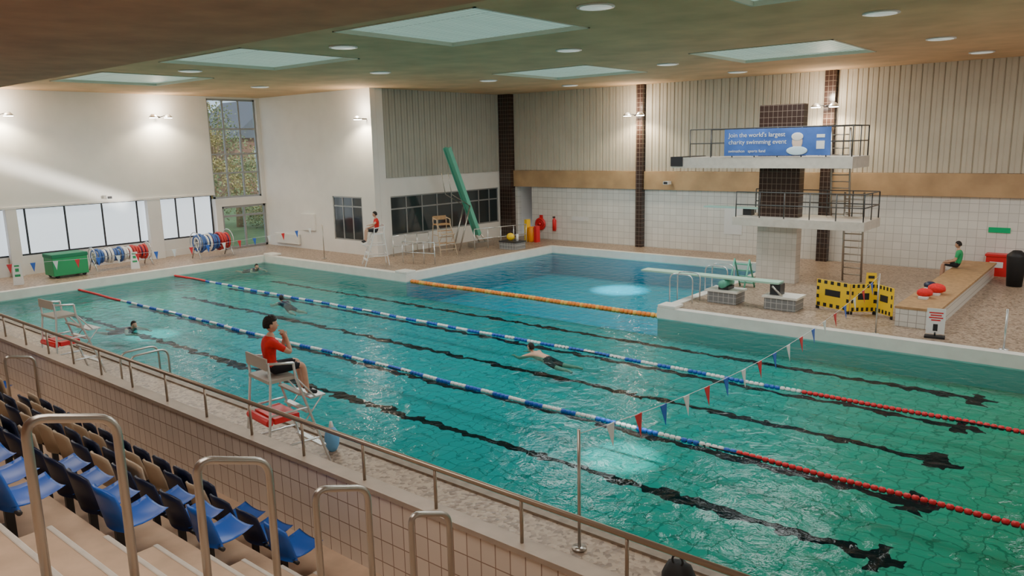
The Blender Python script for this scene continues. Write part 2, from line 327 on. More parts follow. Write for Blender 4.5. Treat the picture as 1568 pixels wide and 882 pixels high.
# ------------------------------------------------------------ gallery
tiers=[(3.63,4.6,.80),(2.9,3.63,1.27),(2.16,2.9,1.74),(1.43,2.16,2.21),(.7,1.43,2.68),(-.04,.7,3.12),(-3,-.04,3.45)]
gt=MB("floor_gallery_terrace")
for y0,y1,z in tiers: gt.box((XE-.3,y0,-.3),(XR,y1,z),CONC)
gt.done()
st=MB("floor_aisle_steps")
for (y0,y1,z),(a0,a1,az) in zip(tiers[:-1],tiers[1:]):
    st.box((-5.9,y0,z),(-1.2,y0+.36,(z+az)/2),CONC);st.box((-5.9,y0+.33,(z+az)/2-.03),(-1.2,y0+.375,(z+az)/2+.006),STONE)
    st.box((-5.9,y0-.03,az-.03),(-1.2,y0+.015,az+.006),STONE)
st.done(.01)
pw=MB("wall_parapet");pw.box((XE-.3,4.6,-.3),(XR,4.74,1.68),TILEP);pw.box((XE-.3,4.58,1.68),(XR,4.77,1.73),CAPM);pw.done()
RAILM=mat("rail_bronze_steel",(.42,.35,.28),.35,.7)
hr=MB("parapet_handrail");hr.tube([(XE,4.68,2.14),(XR,4.68,2.14)],.026,RAILM)
x=-34.0
while x<2.5: hr.tube([(x,4.68,1.731),(x,4.68,2.13)],.016,RAILM);x+=1.04
hr.done()
def fillet_path(pts,r=.12,n=5):
    out=[Vector(pts[0])]
    for a,b,c in zip(pts,pts[1:],pts[2:]):
        a,b,c=Vector(a),Vector(b),Vector(c);p=b+(a-b).normalized()*r;q=b+(c-b).normalized()*r
        for k in range(n+1):
            t=k/n;out.append(p*(1-t)**2+b*2*t*(1-t)+q*t*t)
    out.append(Vector(pts[-1]));return out
def tz(y):
    for y0,y1,z in tiers:
        if y0<=y<y1:return z
    return .8
def tzs(y,step=True):
    z=tz(y)
    if step:
        for (y0,y1,zz),(a0,a1,az) in zip(tiers[:-1],tiers[1:]):
            if y0<=y<=y0+.37:return (zz+az)/2
    return z
for X,ya,za,yb_,zb in [(-4,1.17,3.87,1.58,3.75),(-4,1.98,3.38,2.43,3.22),(-4,2.75,2.91,3.18,2.76),(-4,3.57,2.40,3.97,2.24),(-13.3,3.75,2.05,4.15,1.95)]:
    h=MB("aisle_grab_rail");sp_=X>-5;h.tube(fillet_path([(X,ya,tzs(ya,sp_)),(X,ya,za),(X,yb_,zb),(X,yb_,tzs(yb_,sp_))],.1),.024,STEEL,12);h.done()
def seat_mesh(col,pan,name,folded=False):
    s=MB(name);n=9;W=.215
    def shell(fn,m,nv):
        vs=[];fs=[]
        for j in range(nv):
            for i in range(n):
                vs.append(fn(i/(n-1)*2-1,j/(nv-1)))
        for j in range(nv-1):
            for i in range(n-1):
                a=j*n+i;fs.append((a,a+1,a+n+1,a+n))
        th=.02;o=len(vs);vs2=vs+[(v[0],v[1]-th,v[2]-th*.3) for v in vs]
        fs2=fs+[tuple(o+k for k in f[::-1]) for f in fs]
        for j in range(nv-1):
            for i in (0,n-1):
                a=j*n+i;b=a+n;fs2.append((a,b,b+o,a+o) if i==0 else (b,a,a+o,b+o))
        for i in range(n-1):
            for a in (i,(nv-1)*n+i):fs2.append((a,a+1,a+1+o,a+o))
        s.add(vs2,fs2,m,True)
    shell(lambda u,v:(u*W*(1-.18*v*v),-.16-.08*v+.07*u*u,.40+.38*v-.06*v*abs(u)**3),col,7)
    if folded: shell(lambda u,v:(u*W*(1-.1*v),-.06-.04*v+.04*u*u,.42+.36*v-.05*v*abs(u)**3),pan,6)
    else: shell(lambda u,v:(u*W*(1-.08*v),-.12+.34*v,.42+.03*u*u+.035*v-.03*math.sin(v*3)),pan,6)
    s.box((-.02,-.14,0),(.02,-.08,.42),DARK);s.box((-.1,-.2,0),(.1,.02,.012),DARK);s.tube([(-.24,-.11,.40),(.24,-.11,.40)],.02,DARK)
    return s.done(me_only=True)
seatm=[seat_mesh(NAVY,NAVY,"stadium_seat",True),seat_mesh(TAN,NAVY,"stadium_seat",True),seat_mesh(BLUE,BLUE,"stadium_seat",False),seat_mesh(NAVY,TAN,"stadium_seat",True),seat_mesh(NAVY,BLUE,"stadium_seat",False)]
for ri,(y0,y1,z) in enumerate(tiers[:5]):
    for k in range(27):
        X=-6.15-.5*k
        q=random.random()
        if abs(X+13.3)<.45:continue
        if k<(1,1,1,2,2)[ri]: me=seatm[2]
        elif k<(3,3,4,4,3)[ri]: me=seatm[4]
        else: me=seatm[1] if q<.45 else (seatm[0] if q<.62 else seatm[3] if q<.9 else seatm[2])
        place("stadium_seat",me,(X,y0+.30,z),0)
# ------------------------------------------------------------ lane ropes
def rope(name,Y,x0,x1,colf,r=.047,step=.11,z=.01):
    mb=MB(name);mb.tube([(x0-.0,Y,z),(x1+.0,Y,z)],.012,BLACK,6)
    x=x0+.1
    while x<x1-.1:
        yy=Y+.03*math.sin(x*.7+Y)+.015*math.sin(x*2.3)
        mb.tube([(x,yy,z),(x+.02,yy,z),(x+step*.72,yy,z),(x+step*.9,yy,z)],[r*.5,r,r,r*.5],colf(x),8);x+=step
    return mb.done()
def bw(lo,hi):
    return lambda x: RED if (x<lo or x>hi) else (BLUE if int((x+50)/.42)%2 else WPL)
rope("lane_rope",11.45,PX0+.03,PX1-.03,bw(-27.3,-4.9));rope("lane_rope",15.22,PX0+.03,PX1-.03,bw(-28.5,-5.1))
YO=mat("orange_float",(.90,.27,.04),.4);YO2=mat("amber_float",(.95,.48,.10),.4)
rope("boom_float_rope",19.7,DX0+.04,DX1-.04,lambda x:YO if int((x+50)/.22)%3 else YO2,.082,.15,.02)
def flags(name,X,y0,y1,ztop,sag,base,N=20,q=.10):
    mb=MB(name)
    for y in (y0,y1): mb.tube([(X,y,base),(X,y,ztop+.05)],.02,STEEL);mb.tube([(X,y,base),(X,y,base+.03)],.09,STEEL,14)
    f=lambda t:(X,y0+(y1-y0)*t,ztop-sag*4*t*(1-t))
    mb.tube([f(i/N) for i in range(N+1)],.004,WPL,5)
    cs=[BLUE,WPL,RED]
    for i in range(1,N):
        t=i/N;p=Vector(f(t))
        mb.add([p+Vector((0,-q,0)),p+Vector((0,q,0)),p+Vector((.05,0,-.30)),p+Vector((.012,-q,0)),p+Vector((.012,q,0))],[(0,1,2),(3,2,4),(0,3,4,1),(0,2,3),(1,4,2)],cs[i%3])
    mb.done()
flags("backstroke_flags",-4.85,7.0,19.9,1.75,.42,DZ,19,.085)
flags("backstroke_flags",-27.8,7.0,20.5,1.75,.25,DZ,20,.08)
# ------------------------------------------------------------ diving tower
dt=MB("diving_tower")
ty0=25.5;py0,py1=24.9,26.7
dt.box((-10.2,ty0,DZ),(-8.85,ty0+.45,2.22),TILES);dt.box((-10.2,ty0,2.5),(-8.85,ty0+.45,4.14),TILED);dt.box((-10.55,py1-.5,4.5),(-9.05,py1-.1,6.22),TILED)
dt.box((-13.2,py0,4.14),(-7.05,py1,4.5),STONE);dt.box((-13.22,py0-.02,4.2),(-12.75,py1+.02,4.53),DARK)
dt.box((-10.85,py0,2.22),(-6.6,py1,2.5),STONE)
def railing(x0,x1,y0,y1,z,h):
    r=.02
    for a,b in (((x0,y0),(x1,y0)),((x1,y0),(x1,y1)),((x1,y1),(x0,y1))):
        for zz in (z+h,z+h*.5):dt.tube([(*a,zz),(*b,zz)],r,RAILD,6)
        L=math.dist(a,b);k=max(1,round(L/.8))
        for i in range(k+1):
            q=(a[0]+(b[0]-a[0])*i/k,a[1]+(b[1]-a[1])*i/k);dt.tube([(*q,z),(*q,z+h)],r,RAILD,6)
railing(-12.5,-7.1,py0+.05,py1-.05,4.5,.95);railing(-10.75,-6.65,py0+.05,py1-.05,2.5,.85)
def ladder(x0,x1,ya,yb,z0,z1):
    for x in (x0,x1):dt.tube([(x,ya,z0),(x,yb,z1)],.035,STEEL,8)
    k=int((z1-z0)/.22)
    for i in range(1,k):
        t=i/k;dt.tube([(x0,ya+(yb-ya)*t,z0+(z1-z0)*t),(x1,ya+(yb-ya)*t,z0+(z1-z0)*t)],.022,STEEL,6)
ladder(-7.75,-7.15,27.0,26.75,DZ,3.3);ladder(-8.3,-7.7,27.2,26.75,2.3,5.4)
dt.box((-12.25,25.6,2.72),(-10.22,26.0,2.77),mat("springboard_aqua",(.45,.72,.66),.5));dt.box((-10.8,25.65,2.5),(-10.5,25.95,2.72),DARK)
dto=dt.done()
bn=MB("advertising_banner");BNM=mat("banner_blue",(.07,.16,.50),.5,var=.3,scale=1.2)
bn.box((-11.2,24.86,4.55),(-7.72,24.88,5.42),BNM)
bn.sph((-8.75,24.85,4.98),(.17,.01,.24),mat("banner_photo_pale",(.75,.55,.45),.5));bn.sph((-8.75,24.845,4.7),(.34,.01,.14),mat("banner_photo_cap",(.6,.75,.85),.5));bn.sph((-8.75,24.84,5.14),(.19,.01,.13),mat("banner_photo_hat",(.75,.72,.7),.5));bn.box((-8.15,24.85,4.75),(-7.9,24.86,5.0),WPL);bn.box((-8.15,24.85,5.1),(-7.9,24.86,5.2),WPL)
bno=bn.done();bno.parent=dto
for body,z,sz in (("Join the world's largest",5.16,.205),("charity swimming event",4.93,.205),("swimathon   sports fund",4.66,.13)):
    t=bpy.data.curves.new("lettering","FONT");t.body=body;t.size=sz;t.extrude=.003;t.materials.append(WPL)
    o=bpy.data.objects.new("lettering",t);C.objects.link(o);o.location=(-11.05,24.85,z);o.rotation_euler=(math.pi/2,0,0);o.parent=bno
AQ=mat("springboard_pale_aqua",(.42,.68,.55),.5)
sb=MB("springboard");sb.box((-12.3,21.3,1.0),(-7.85,21.75,1.05),AQ)
sb.box((-8.2,21.2,DZ),(-7.3,21.85,.62),TILEG);sb.box((-9.95,21.2,DZ),(-9.05,21.85,.62),TILEG);sb.box((-10.0,21.15,.62),(-9.0,21.9,.68),COPE);sb.box((-8.25,21.15,.62),(-7.25,21.9,.68),COPE)
sb.box((-8.1,21.35,.68),(-7.8,21.7,.99),DARK);sb.tube([(-9.5,21.2,.86),(-9.5,21.85,.86)],.12,TEALG,14);sb.box((-9.65,21.3,.68),(-9.35,21.75,.78),DARK)
sb.tube([(-8.0,21.25,.95),(-7.7,21.25,.68)],.03,STEEL);sb.done()
gs=MB("dive_steps")
for x in (-10.2,-9.7):
    gs.tube([(x,24.2,DZ),(x,23.7,1.25),(x,23.3,DZ)],.03,TEALG,8)
for i in range(4):gs.box((-10.2,24.1-.11*i,.4+.22*i),(-9.7,24.25-.11*i,.43+.22*i),TEALG)
gs.done()
for px,py in ((-10.55,20.6),(-10.35,22.6)):
    g=MB("pool_ladder_rail")
    for dy in (0,.5):
        g.tube(fillet_path([(px+.4,py+dy,DZ+.03),(px+.4,py+dy,1.15),(px-.35,py+dy,1.15),(px-.35,py+dy,-.4)],.2),.022,CHROME,8)
    for zz in (-.1,-.35):g.tube([(px-.35,py,zz),(px-.35,py+.5,zz)],.02,CHROME,6)
    g.done()
bl=MB("tiled_bench_block");bl.box((-4.7,21.1,DZ),(-3.75,30.2,.74),TILEB);bl.box((-4.72,21.08,.74),(-3.7,30.2,.80),WOOD);bl.done()
def barrier():
    mb=MB("folding_safety_barrier");pts=[(-7.05,22.15),(-6.0,21.75),(-5.45,22.15),(-4.9,21.7)]
    for a,b in zip(pts,pts[1:]):
        a=Vector((*a,0));b=Vector((*b,0));d=(b-a);L=d.length;d/=L;nn=Vector((-d.y,d.x,0))*.02
        def pan(s0,s1,z0,z1,m,off=0):
            q=nn*(1+off);p=[a+d*L*s0-q,a+d*L*s1-q,a+d*L*s1+q,a+d*L*s0+q];vs=[(*v.xy,z0) for v in p]+[(*v.xy,z1) for v in p]
            mb.add(vs,[(0,3,2,1),(4,5,6,7),(0,1,5,4),(1,2,6,5),(2,3,7,6),(3,0,4,7)],m)
        pan(.02,.98,DZ+.08,DZ+.85,YEL);pan(.02,.1,DZ,DZ+.1,BLACK);pan(.9,.98,DZ,DZ+.1,BLACK)
        pan(.28,.72,DZ+.42,DZ+.60,BLACK,.3)
        for k in range(5):
            pan(.05+.19*k,.14+.19*k,DZ+.75,DZ+.845,BLACK,.3);pan(.05+.19*k,.14+.19*k,DZ+.1,DZ+.2,BLACK,.3)
        for z_ in (.32,.55):
            pan(.03,.1,DZ+z_,DZ+z_+.1,BLACK,.3);pan(.9,.97,DZ+z_,DZ+z_+.1,BLACK,.3)
    mb.done()
barrier()
def wetsign(name,loc,rot,front=YEL,h=.65,mark=RED):
    mb=MB(name)
    for s in (1,-1):
        a=[(-.17,s*.16,0),(.17,s*.16,0),(.13,s*.01,h),(-.13,s*.01,h)];b=[(x,y-s*.02,z) for x,y,z in a]
        mb.add(a+b,[(0,1,2,3),(7,6,5,4),(0,4,5,1),(2,6,7,3),(1,5,6,2),(3,7,4,0)],front)
        for z0,z1,wd in ((.25,.32,.09),(.4,.5,.06),(.55,.6,.08)):
            z0*=h/.65;z1*=h/.65
            yy=lambda z:s*(.165-.15*z/h)
            mb.add([(-wd,yy(z0),z0),(wd,yy(z0),z0),(wd,yy(z1),z1),(-wd,yy(z1),z1)],[(0,1,2,3)],mark)
    return mb.done(loc=loc,rot=rot)
wetsign("wet_floor_sign",(-5.75,22.75,DZ),.3,YEL,1.05,BLACK)
def flatsign():
    mb=MB("deck_warning_sign");mb.box((-.2,-.01,.10),(.2,.01,.72),WPL)
    for z0,wd in ((.60,.15),(.54,.12),(.48,.15),(.42,.1)):mb.box((-wd,-.016,z0),(wd,-.01,z0+.03),RED)
    mb.box((-.05,-.016,.17),(.05,-.01,.34),BLACK);mb.box((-.22,-.12,0),(.22,.12,.05),BLACK);mb.box((-.02,-.01,.05),(.02,.01,.14),BLACK);mb.done(loc=(-3.62,20.3,DZ),rot=.15)
flatsign()
rb=MB("red_storage_box");rb.box((-.32,-.2,0),(.32,.2,.68),RED);rb.box((-.35,-.23,.68),(.35,.23,.76),RED);rb.box((-.2,-.21,.3),(.2,-.2,.5),WPL);rb.done(.02,loc=(-3.75,30.7,DZ))
rb=MB("litter_bin");rb.tube([(0,0,0),(0,0,.95),(0,0,1.0),(0,0,1.15)],[.22,.28,.28,.12],BLACK,16);rb.done(loc=(-3.0,28.8,DZ))
sbox("exit_sign",(-4.15,YB-.04,1.72),(-3.5,YB-.002,1.9),mat("exit_green",(.0,.30,.12),.5,emit=.15,ecol=(.0,.5,.15)))
bg=MB("red_kit_bags")
for x,y,s in ((-4.35,22.6,.20),(-4.2,23.3,.23),(-4.5,24.0,.17)):
    bg.sph((x,y,.806+s*.64),(s,s*1.1,s*.6),REDCLOTH if s>.19 else NAVY,12,8,lambda d,q:q*(1+.1*noise.noise(d*2.5)));bg.box((x-.1,y-.3,.803),(x+.12,y-.05,.86),WPL)
bg.done()
po=MB("edge_stanchion");po.tube([(0,0,0),(0,0,.95)],.025,CHROME);po.tube([(0,0,0),(0,0,.03)],.1,CHROME,14);po.done(loc=(-2.15,19.95,DZ))
fh=MB("fire_hose_reel");fh.torus((0,-.1,1.05),.26,.07,RED);fh.torus((0,-.1,1.05),.15,.06,RED);fh.tube([(0,0,1.05),(0,-.2,1.05)],.08,RED,12);fh.box((-.1,-.03,.75),(.1,0,1.5),RED);fh.done(loc=(-23.8,YB-.005,0))
fe=MB("fire_extinguisher");fe.tube([(0,-.12,.75),(0,-.12,1.3),(0,-.12,1.36),(0,-.12,1.45)],[.09,.09,.04,.03],RED,14);fe.box((-.04,-.2,1.42),(.04,-.08,1.47),BLACK);fe.box((-.05,-.04,.8),(.05,0,1.3),RED);fe.done(loc=(-22.9,YB-.005,0))
sbox("notice_panel",(-21.9,YB-.03,1.3),(-20.9,YB-.002,1.5),WPL);sbox("notice_panel",(-13.9,YB-.03,1.1),(-13.1,YB-.002,2.3),WPL)
def seccam(loc,rot):
    cm=MB("security_camera");cm.box((-.12,-.5,0),(.12,-.2,.14),WPL);cm.box((-.03,-.3,.05),(.03,0,.12),DARK);cm.box((-.09,-.51,.02),(.09,-.5,.12),DARK);cm.done(loc=loc,rot=rot)
seccam((-16.4,YB-.16,3.2),0);seccam((XE+.06,14.3,3.15),1.57)
# ------------------------------------------------------------ high chairs
def highchair(name,loc,rot,seat=1.25,fr=CHROME,sm=WOOD,red=True):
    s=MB(name);w=.33;r=.022
    for x in (-w,w):
        s.tube([(x*1.15,-.38,0),(x,-.22,seat),(x,-.24,seat+.3)],r,fr);s.tube([(x*1.25,.62,0),(x,.18,seat),(x,.16,seat+.22)],r,fr)
        s.tube([(x,-.24,seat+.28),(x,.16,seat+.22)],r,fr)
        for t in (.3,.65):s.tube([(x*(1.15-.15*t),-.38+.16*t,seat*t),(x*(1.25-.25*t),.62-.44*t,seat*t)],r*.8,fr)
    k=5
    for i in range(1,k):
        t=i/k;xx=w*(1.25-.25*t);s.box((-xx,.62-.44*t-.05,seat*t-.015),(xx,.62-.44*t+.05,seat*t+.015),fr if i%2 else sm)
    s.tube([(-w*1.1,-.34,seat*.35),(w*1.1,-.34,seat*.35)],r*.8,fr)
    s.box((-w,-.25,seat-.03),(w,.2,seat+.02),sm);s.box((-w,-.27,seat+.18),(w,-.24,seat+.36),sm)
    s.box((-w*.9,.42,seat-.42),(w*.9,.68,seat-.39),fr)
    for x in (-w*.9,w*.9):s.tube([(x,.18,seat-.0),(x,.5,seat-.4)],r*.7,fr);s.tube([(x,.62,seat-.4),(x,.3,seat-.75)],r*.6,fr)
    if red:s.box((-w*1.0,-.2,seat*.55),(w*1.0,.2,seat*.55+.09),RED);s.tube([(-w,-.28,seat*.55+.04),(w,-.28,seat*.55+.04)],.06,RED,10)
    return s.done(.004,loc=loc,rot=rot)
GRYS=mat("grey_beige_seat",(.42,.38,.33),.5)
ch1=(-9.92,6.25,DZ);ch1r=-.12
highchair("lifeguard_high_chair",ch1,ch1r,1.46,CHROME,GRYS)
highchair("lifeguard_high_chair",(-17.9,6.2,DZ),.05,1.40,CHROME,GRYS)
highchair("lifeguard_high_chair",(-24.4,20.7,DZ),2.6,1.32,WPL,WPL,False)
highchair("wooden_lifeguard_chair",(-24.3,24.4,DZ),-1.9,1.35,TAN,WOOD,False)
tw=MB("blue_rescue_throw_bag");tw.sph((0,0,.2),(.12,.12,.22),mat("light_blue_cloth",(.15,.4,.7),.7));tw.tube([(0,0,.38),(0,0,.5)],[.05,.02],WPL);tw.done(loc=(-9.75,7.1,DZ))
for X in (-16.5,):
    g=MB("pool_ladder_rail")
    for dx in (0,.45):g.tube(fillet_path([(X+dx,6.75,DZ),(X+dx,6.75,.9),(X+dx,7.58,.9),(X+dx,7.58,-.45)],.2),.022,STEEL,8)
    for zz in (-.1,-.35):g.tube([(X,7.58,zz),(X+.45,7.58,zz)],.02,STEEL,6)
    g.done()
gb=MB("green_raised_board")
a=Vector((-24.6,27.1,.85));b=Vector((-24.6,25.2,5.0));d=(b-a).normalized();nn=Vector((0,d.z,-d.y))
def strip(off0,off1,x0,x1,m):
    p=[a+nn*off0,b+nn*off0,b+nn*off1,a+nn*off1];vs=[(q.x+x0,q.y,q.z) for q in p]+[(q.x+x1,q.y,q.z) for q in p]
    gb.add(vs,[(0,1,2,3),(7,6,5,4),(0,4,5,1),(1,5,6,2),(2,6,7,3),(3,7,4,0)],m)
strip(-.03,.03,-.15,.15,TEALG);strip(-.10,.10,-.17,-.14,TEALG);strip(-.10,.10,.14,.17,TEALG)
for x in (-.2,.2):
    gb.tube([(-24.6+x,27.1,.9),(-24.6+x,27.6,DZ)],.04,STEEL);gb.tube([(-24.6+x,26.4,2.3),(-24.6+x,25.6,DZ)],.035,STEEL);gb.tube([(-24.6+x,26.4,2.3),(-24.6+x,25.2,2.9),(-24.6+x,25.0,3.9)],.02,STEEL)
gb.box((-24.9,26.7,DZ),(-24.3,27.9,.5),STEEL);gb.done()
def fence(name,p,q,h=.9,n=4,m=CHROME):
    mb=MB(name);p=Vector(p);q=Vector(q)
    for zz in (h,h*.5):mb.tube([p+Vector((0,0,zz)),q+Vector((0,0,zz))],.022,m)
    for i in range(n+1):
        c=p.lerp(q,i/n);mb.tube([c,c+Vector((0,0,h))],.022,m)
    mb.done()
fence("steel_railing",(-23.9,21.6,DZ),(-22.4,22.0,DZ),.9,3);fence("steel_railing",(-24.0,26.2,DZ),(-23.3,29.2,DZ),.95,4);fence("steel_railing",(-25.6,22.6,DZ),(-25.4,24.6,DZ),.9,3)
eq=MB("pool_equipment_box");eq.box((-.5,-.35,0),(.5,.35,.32),TILEG);eq.box((-.52,-.37,.32),(.52,.37,.38),DARK);eq.sph((-.1,0,.55),(.22,.15,.18),YEL);eq.tube([(.3,0,.38),(.3,0,.7)],.06,WPL);eq.done(loc=(-22.7,27.4,DZ))
br=MB("orange_barrel");br.tube([(0,0,0),(0,0,.1),(0,0,.4),(0,0,.7),(0,0,.75)],[.17,.2,.22,.2,.12],ORANGE,16);br.box((-.35,-.15,0),(-.2,.15,1.1),YEL);br.box((.25,-.15,0),(.4,.15,.8),RED);br.done(loc=(-23.5,29.9,DZ))
gbx=MB("green_covered_cart");gbx.box((-.45,-.65,.1),(.45,.65,.85),GREEN);gbx.box((-.47,-.67,.80),(.47,.67,.95),mat("dark_green_cover",(.01,.2,.1),.7))
for x in(-.35,.35):
    for y in (-.5,.5):gbx.tube([(x-.03,y,.08),(x+.03,y,.08)],.08,BLACK,12)
gbx.done(.03,loc=(-33.0,11.9,DZ))
def reel(name,loc,R,L,cols):
    mb=MB(name)
    for y in (-L/2,L/2):
        mb.tube([(-.4,y,0),(0,y,R+.25),(.4,y,0)],.03,CHROME);mb.torus((0,y,R+.25),R,.02,CHROME,'Y')
    mb.tube([(0,-L/2,R+.25),(0,L/2,R+.25)],.03,CHROME);n=int(L/.13)
    for i in range(n):
        y=-L/2+.08+i*.13;k=R*(.7+.12*math.sin(i*1.7));mb.torus((0,y,R+.22),k,.055,cols[int(i/n*len(cols))],'Y',14);mb.torus((0,y,R+.25),R*.45,.055,cols[(int(i/n*len(cols))+1)%len(cols)],'Y',12)
    mb.done(loc=loc)
DR=mat("faded_red_float",(.55,.04,.04),.5);DB=mat("faded_blue_float",(.05,.13,.40),.5)
reel("lane_rope_reel",(-33.4,14.2,DZ),.36,2.3,[DB,WPL,DB,WPL,DR,DR]);reel("lane_rope_reel",(-32.9,18.1,DZ),.48,1.6,[DB,WPL,DB,DR,DR])
wetsign("wet_floor_sign",(-32.6,14.4,DZ),1.2,WPL,.7,GREEN);wetsign("wet_floor_sign",(-32.5,10.0,DZ),1.2,WPL,.8,GREEN)
# ------------------------------------------------------------ lamps
def pointl(loc,p,col=(1,.86,.66),r=.12):
    L=bpy.data.lights.new("floodlight_glow",'POINT');L.energy=p;L.color=col;L.shadow_soft_size=r;o=bpy.data.objects.new("floodlight_glow",L);C.objects.link(o);o.location=loc
def spotl(loc,tgt,p,ang,col=(1,.9,.75),r=.1,blend=.5,name="flood_spot"):
    L=bpy.data.lights.new(name,'SPOT');L.energy=p;L.color=col;L.spot_size=math.radians(ang);L.spot_blend=blend;L.shadow_soft_size=r;o=bpy.data.objects.new(name,L);C.objects.link(o);o.location=loc
    o.rotation_euler=(Vector(tgt)-Vector(loc)).to_track_quat('-Z','Y').to_euler()
def lamp(loc,nrm,pair=True):
    nrm=Vector(nrm);side=Vector((-nrm.y,nrm.x,0));mb=MB("wall_floodlight");base=Vector((0,0,0))
    mb.tube([base,nrm*.45],.03,DARK)
    for s in ((-1,1) if pair else (0,)):
        c=nrm*.5+side*.33*s
        mb.tube([nrm*.4,c+Vector((0,0,.1))],.02,DARK,6);mb.tube([c+Vector((0,0,.12)),c+Vector((0,0,.02)),c+Vector((0,0,-.03))],[.08,.17,.2],CHROME,16);mb.tube([c+Vector((0,0,-.045)),c+Vector((0,0,-.03))],.17,LAMPE,16)
    mb.done(loc=loc)
    L=Vector(loc)
    spotl(L+nrm*.5+Vector((0,0,-.1)),L+nrm*.35+Vector((0,0,-3)),330,150,(1,.84,.58))
    pointl(L+nrm*.55+Vector((0,0,.35)),100)
lamp((-17.95,YB-.3,6.25),(0,-1,0));lamp((-9.7,YB-.3,6.25),(0,-1,0));lamp((-26.45,YW,6.3),(0,-1,0),False)
lamp((XE,16.9,6.6),(1,0,0));lamp((XE,10.6,6.6),(1,0,0))
for a,b,c,d in sky+[(-18,-12,1.5,4),(-7,-2,1,4),(-1.5,2.5,21,25)]:  # appended entries are added out-of-view ceiling lamps with no skylight above them
    near=c<6
    L=bpy.data.lights.new("ceiling_area",'AREA');L.shape='RECTANGLE';L.size=b-a-.2;L.size_y=d-c-.2;L.energy=165 if near else 330;L.color=(1,.90,.78) if near else (.97,.99,.96)
    o=bpy.data.objects.new("ceiling_area",L);C.objects.link(o);o.location=((a+b)/2,(c+d)/2,(6.85 if near else CZ-.03))
L=bpy.data.lights.new("sun_beam",'AREA');L.shape='RECTANGLE';L.size=.5;L.size_y=6;L.energy=14;L.spread=math.radians(6);L.color=(1,.95,.85)
o=bpy.data.objects.new("sun_beam",L);C.objects.link(o);o.location=(-28,12.6,4.0)
o.rotation_euler=Vector((-1,0,0)).to_track_quat('-Z','Y').to_euler();o.rotation_euler.rotate_axis('Z',math.radians(68))
spotl((-6.9,11.2,7.4),(-6.9,11.3,0),3800,12,(.8,1,1),.05,.7,"skylight_sunbeam");spotl((-16.4,26.2,7.4),(-16.6,27.0,-1),8500,19,(.7,1,1),.05,.9,"skylight_sunbeam");spotl((-23.4,11,7.4),(-23.6,10.8,0),3400,14,(.8,1,.95),.05,.8,"skylight_sunbeam")
W=bpy.data.worlds.new("sky_world");bpy.context.scene.world=W;W.use_nodes=True;bgn=W.node_tree.nodes["Background"];bgn.inputs[0].default_value=(.72,.85,1,1);bgn.inputs[1].default_value=1.6
sn=bpy.data.lights.new("sun","SUN");sn.energy=2;sn.angle=.02;so_=bpy.data.objects.new("sun",sn);C.objects.link(so_);so_.rotation_euler=(math.radians(50),0,math.radians(100))
# ------------------------------------------------------------ people
def skin_mesh(verts,edges,radii,root=0,sub=2):
    me=bpy.data.meshes.new("tmp");me.from_pydata(verts,edges,[]);ob=bpy.data.objects.new("tmp",me);C.objects.link(ob)
    sk=ob.modifiers.new("s","SKIN");sk.use_smooth_shade=True
    if not me.skin_vertices:
        bpy.context.view_layer.objects.active=ob;bpy.ops.object.mode_set(mode='EDIT');bpy.ops.object.mode_set(mode='OBJECT')
    for i,r in enumerate(radii):
        d=me.skin_vertices[0].data[i];d.radius=r if isinstance(r,tuple) else (r,r);d.use_root=(i==root)
    if sub:
        ss=ob.modifiers.new("b","SUBSURF");ss.levels=sub;ss.render_levels=sub
    bpy.context.view_layer.update()
    ev=ob.evaluated_get(bpy.context.evaluated_depsgraph_get());m2=ev.to_mesh()
    vs=[v.co.copy() for v in m2.vertices];fs=[tuple(p.vertices) for p in m2.polygons];ev.to_mesh_clear()
    bpy.data.objects.remove(ob);bpy.data.meshes.remove(me);return vs,fs
def segd(p,a,b):
    ab=b-a;t=max(0,min(1,(p-a).dot(ab)/max(ab.length_squared,1e-9)));return (p-(a+ab*t)).length,t
LIPS=mat("lips",(.40,.13,.11),.5)
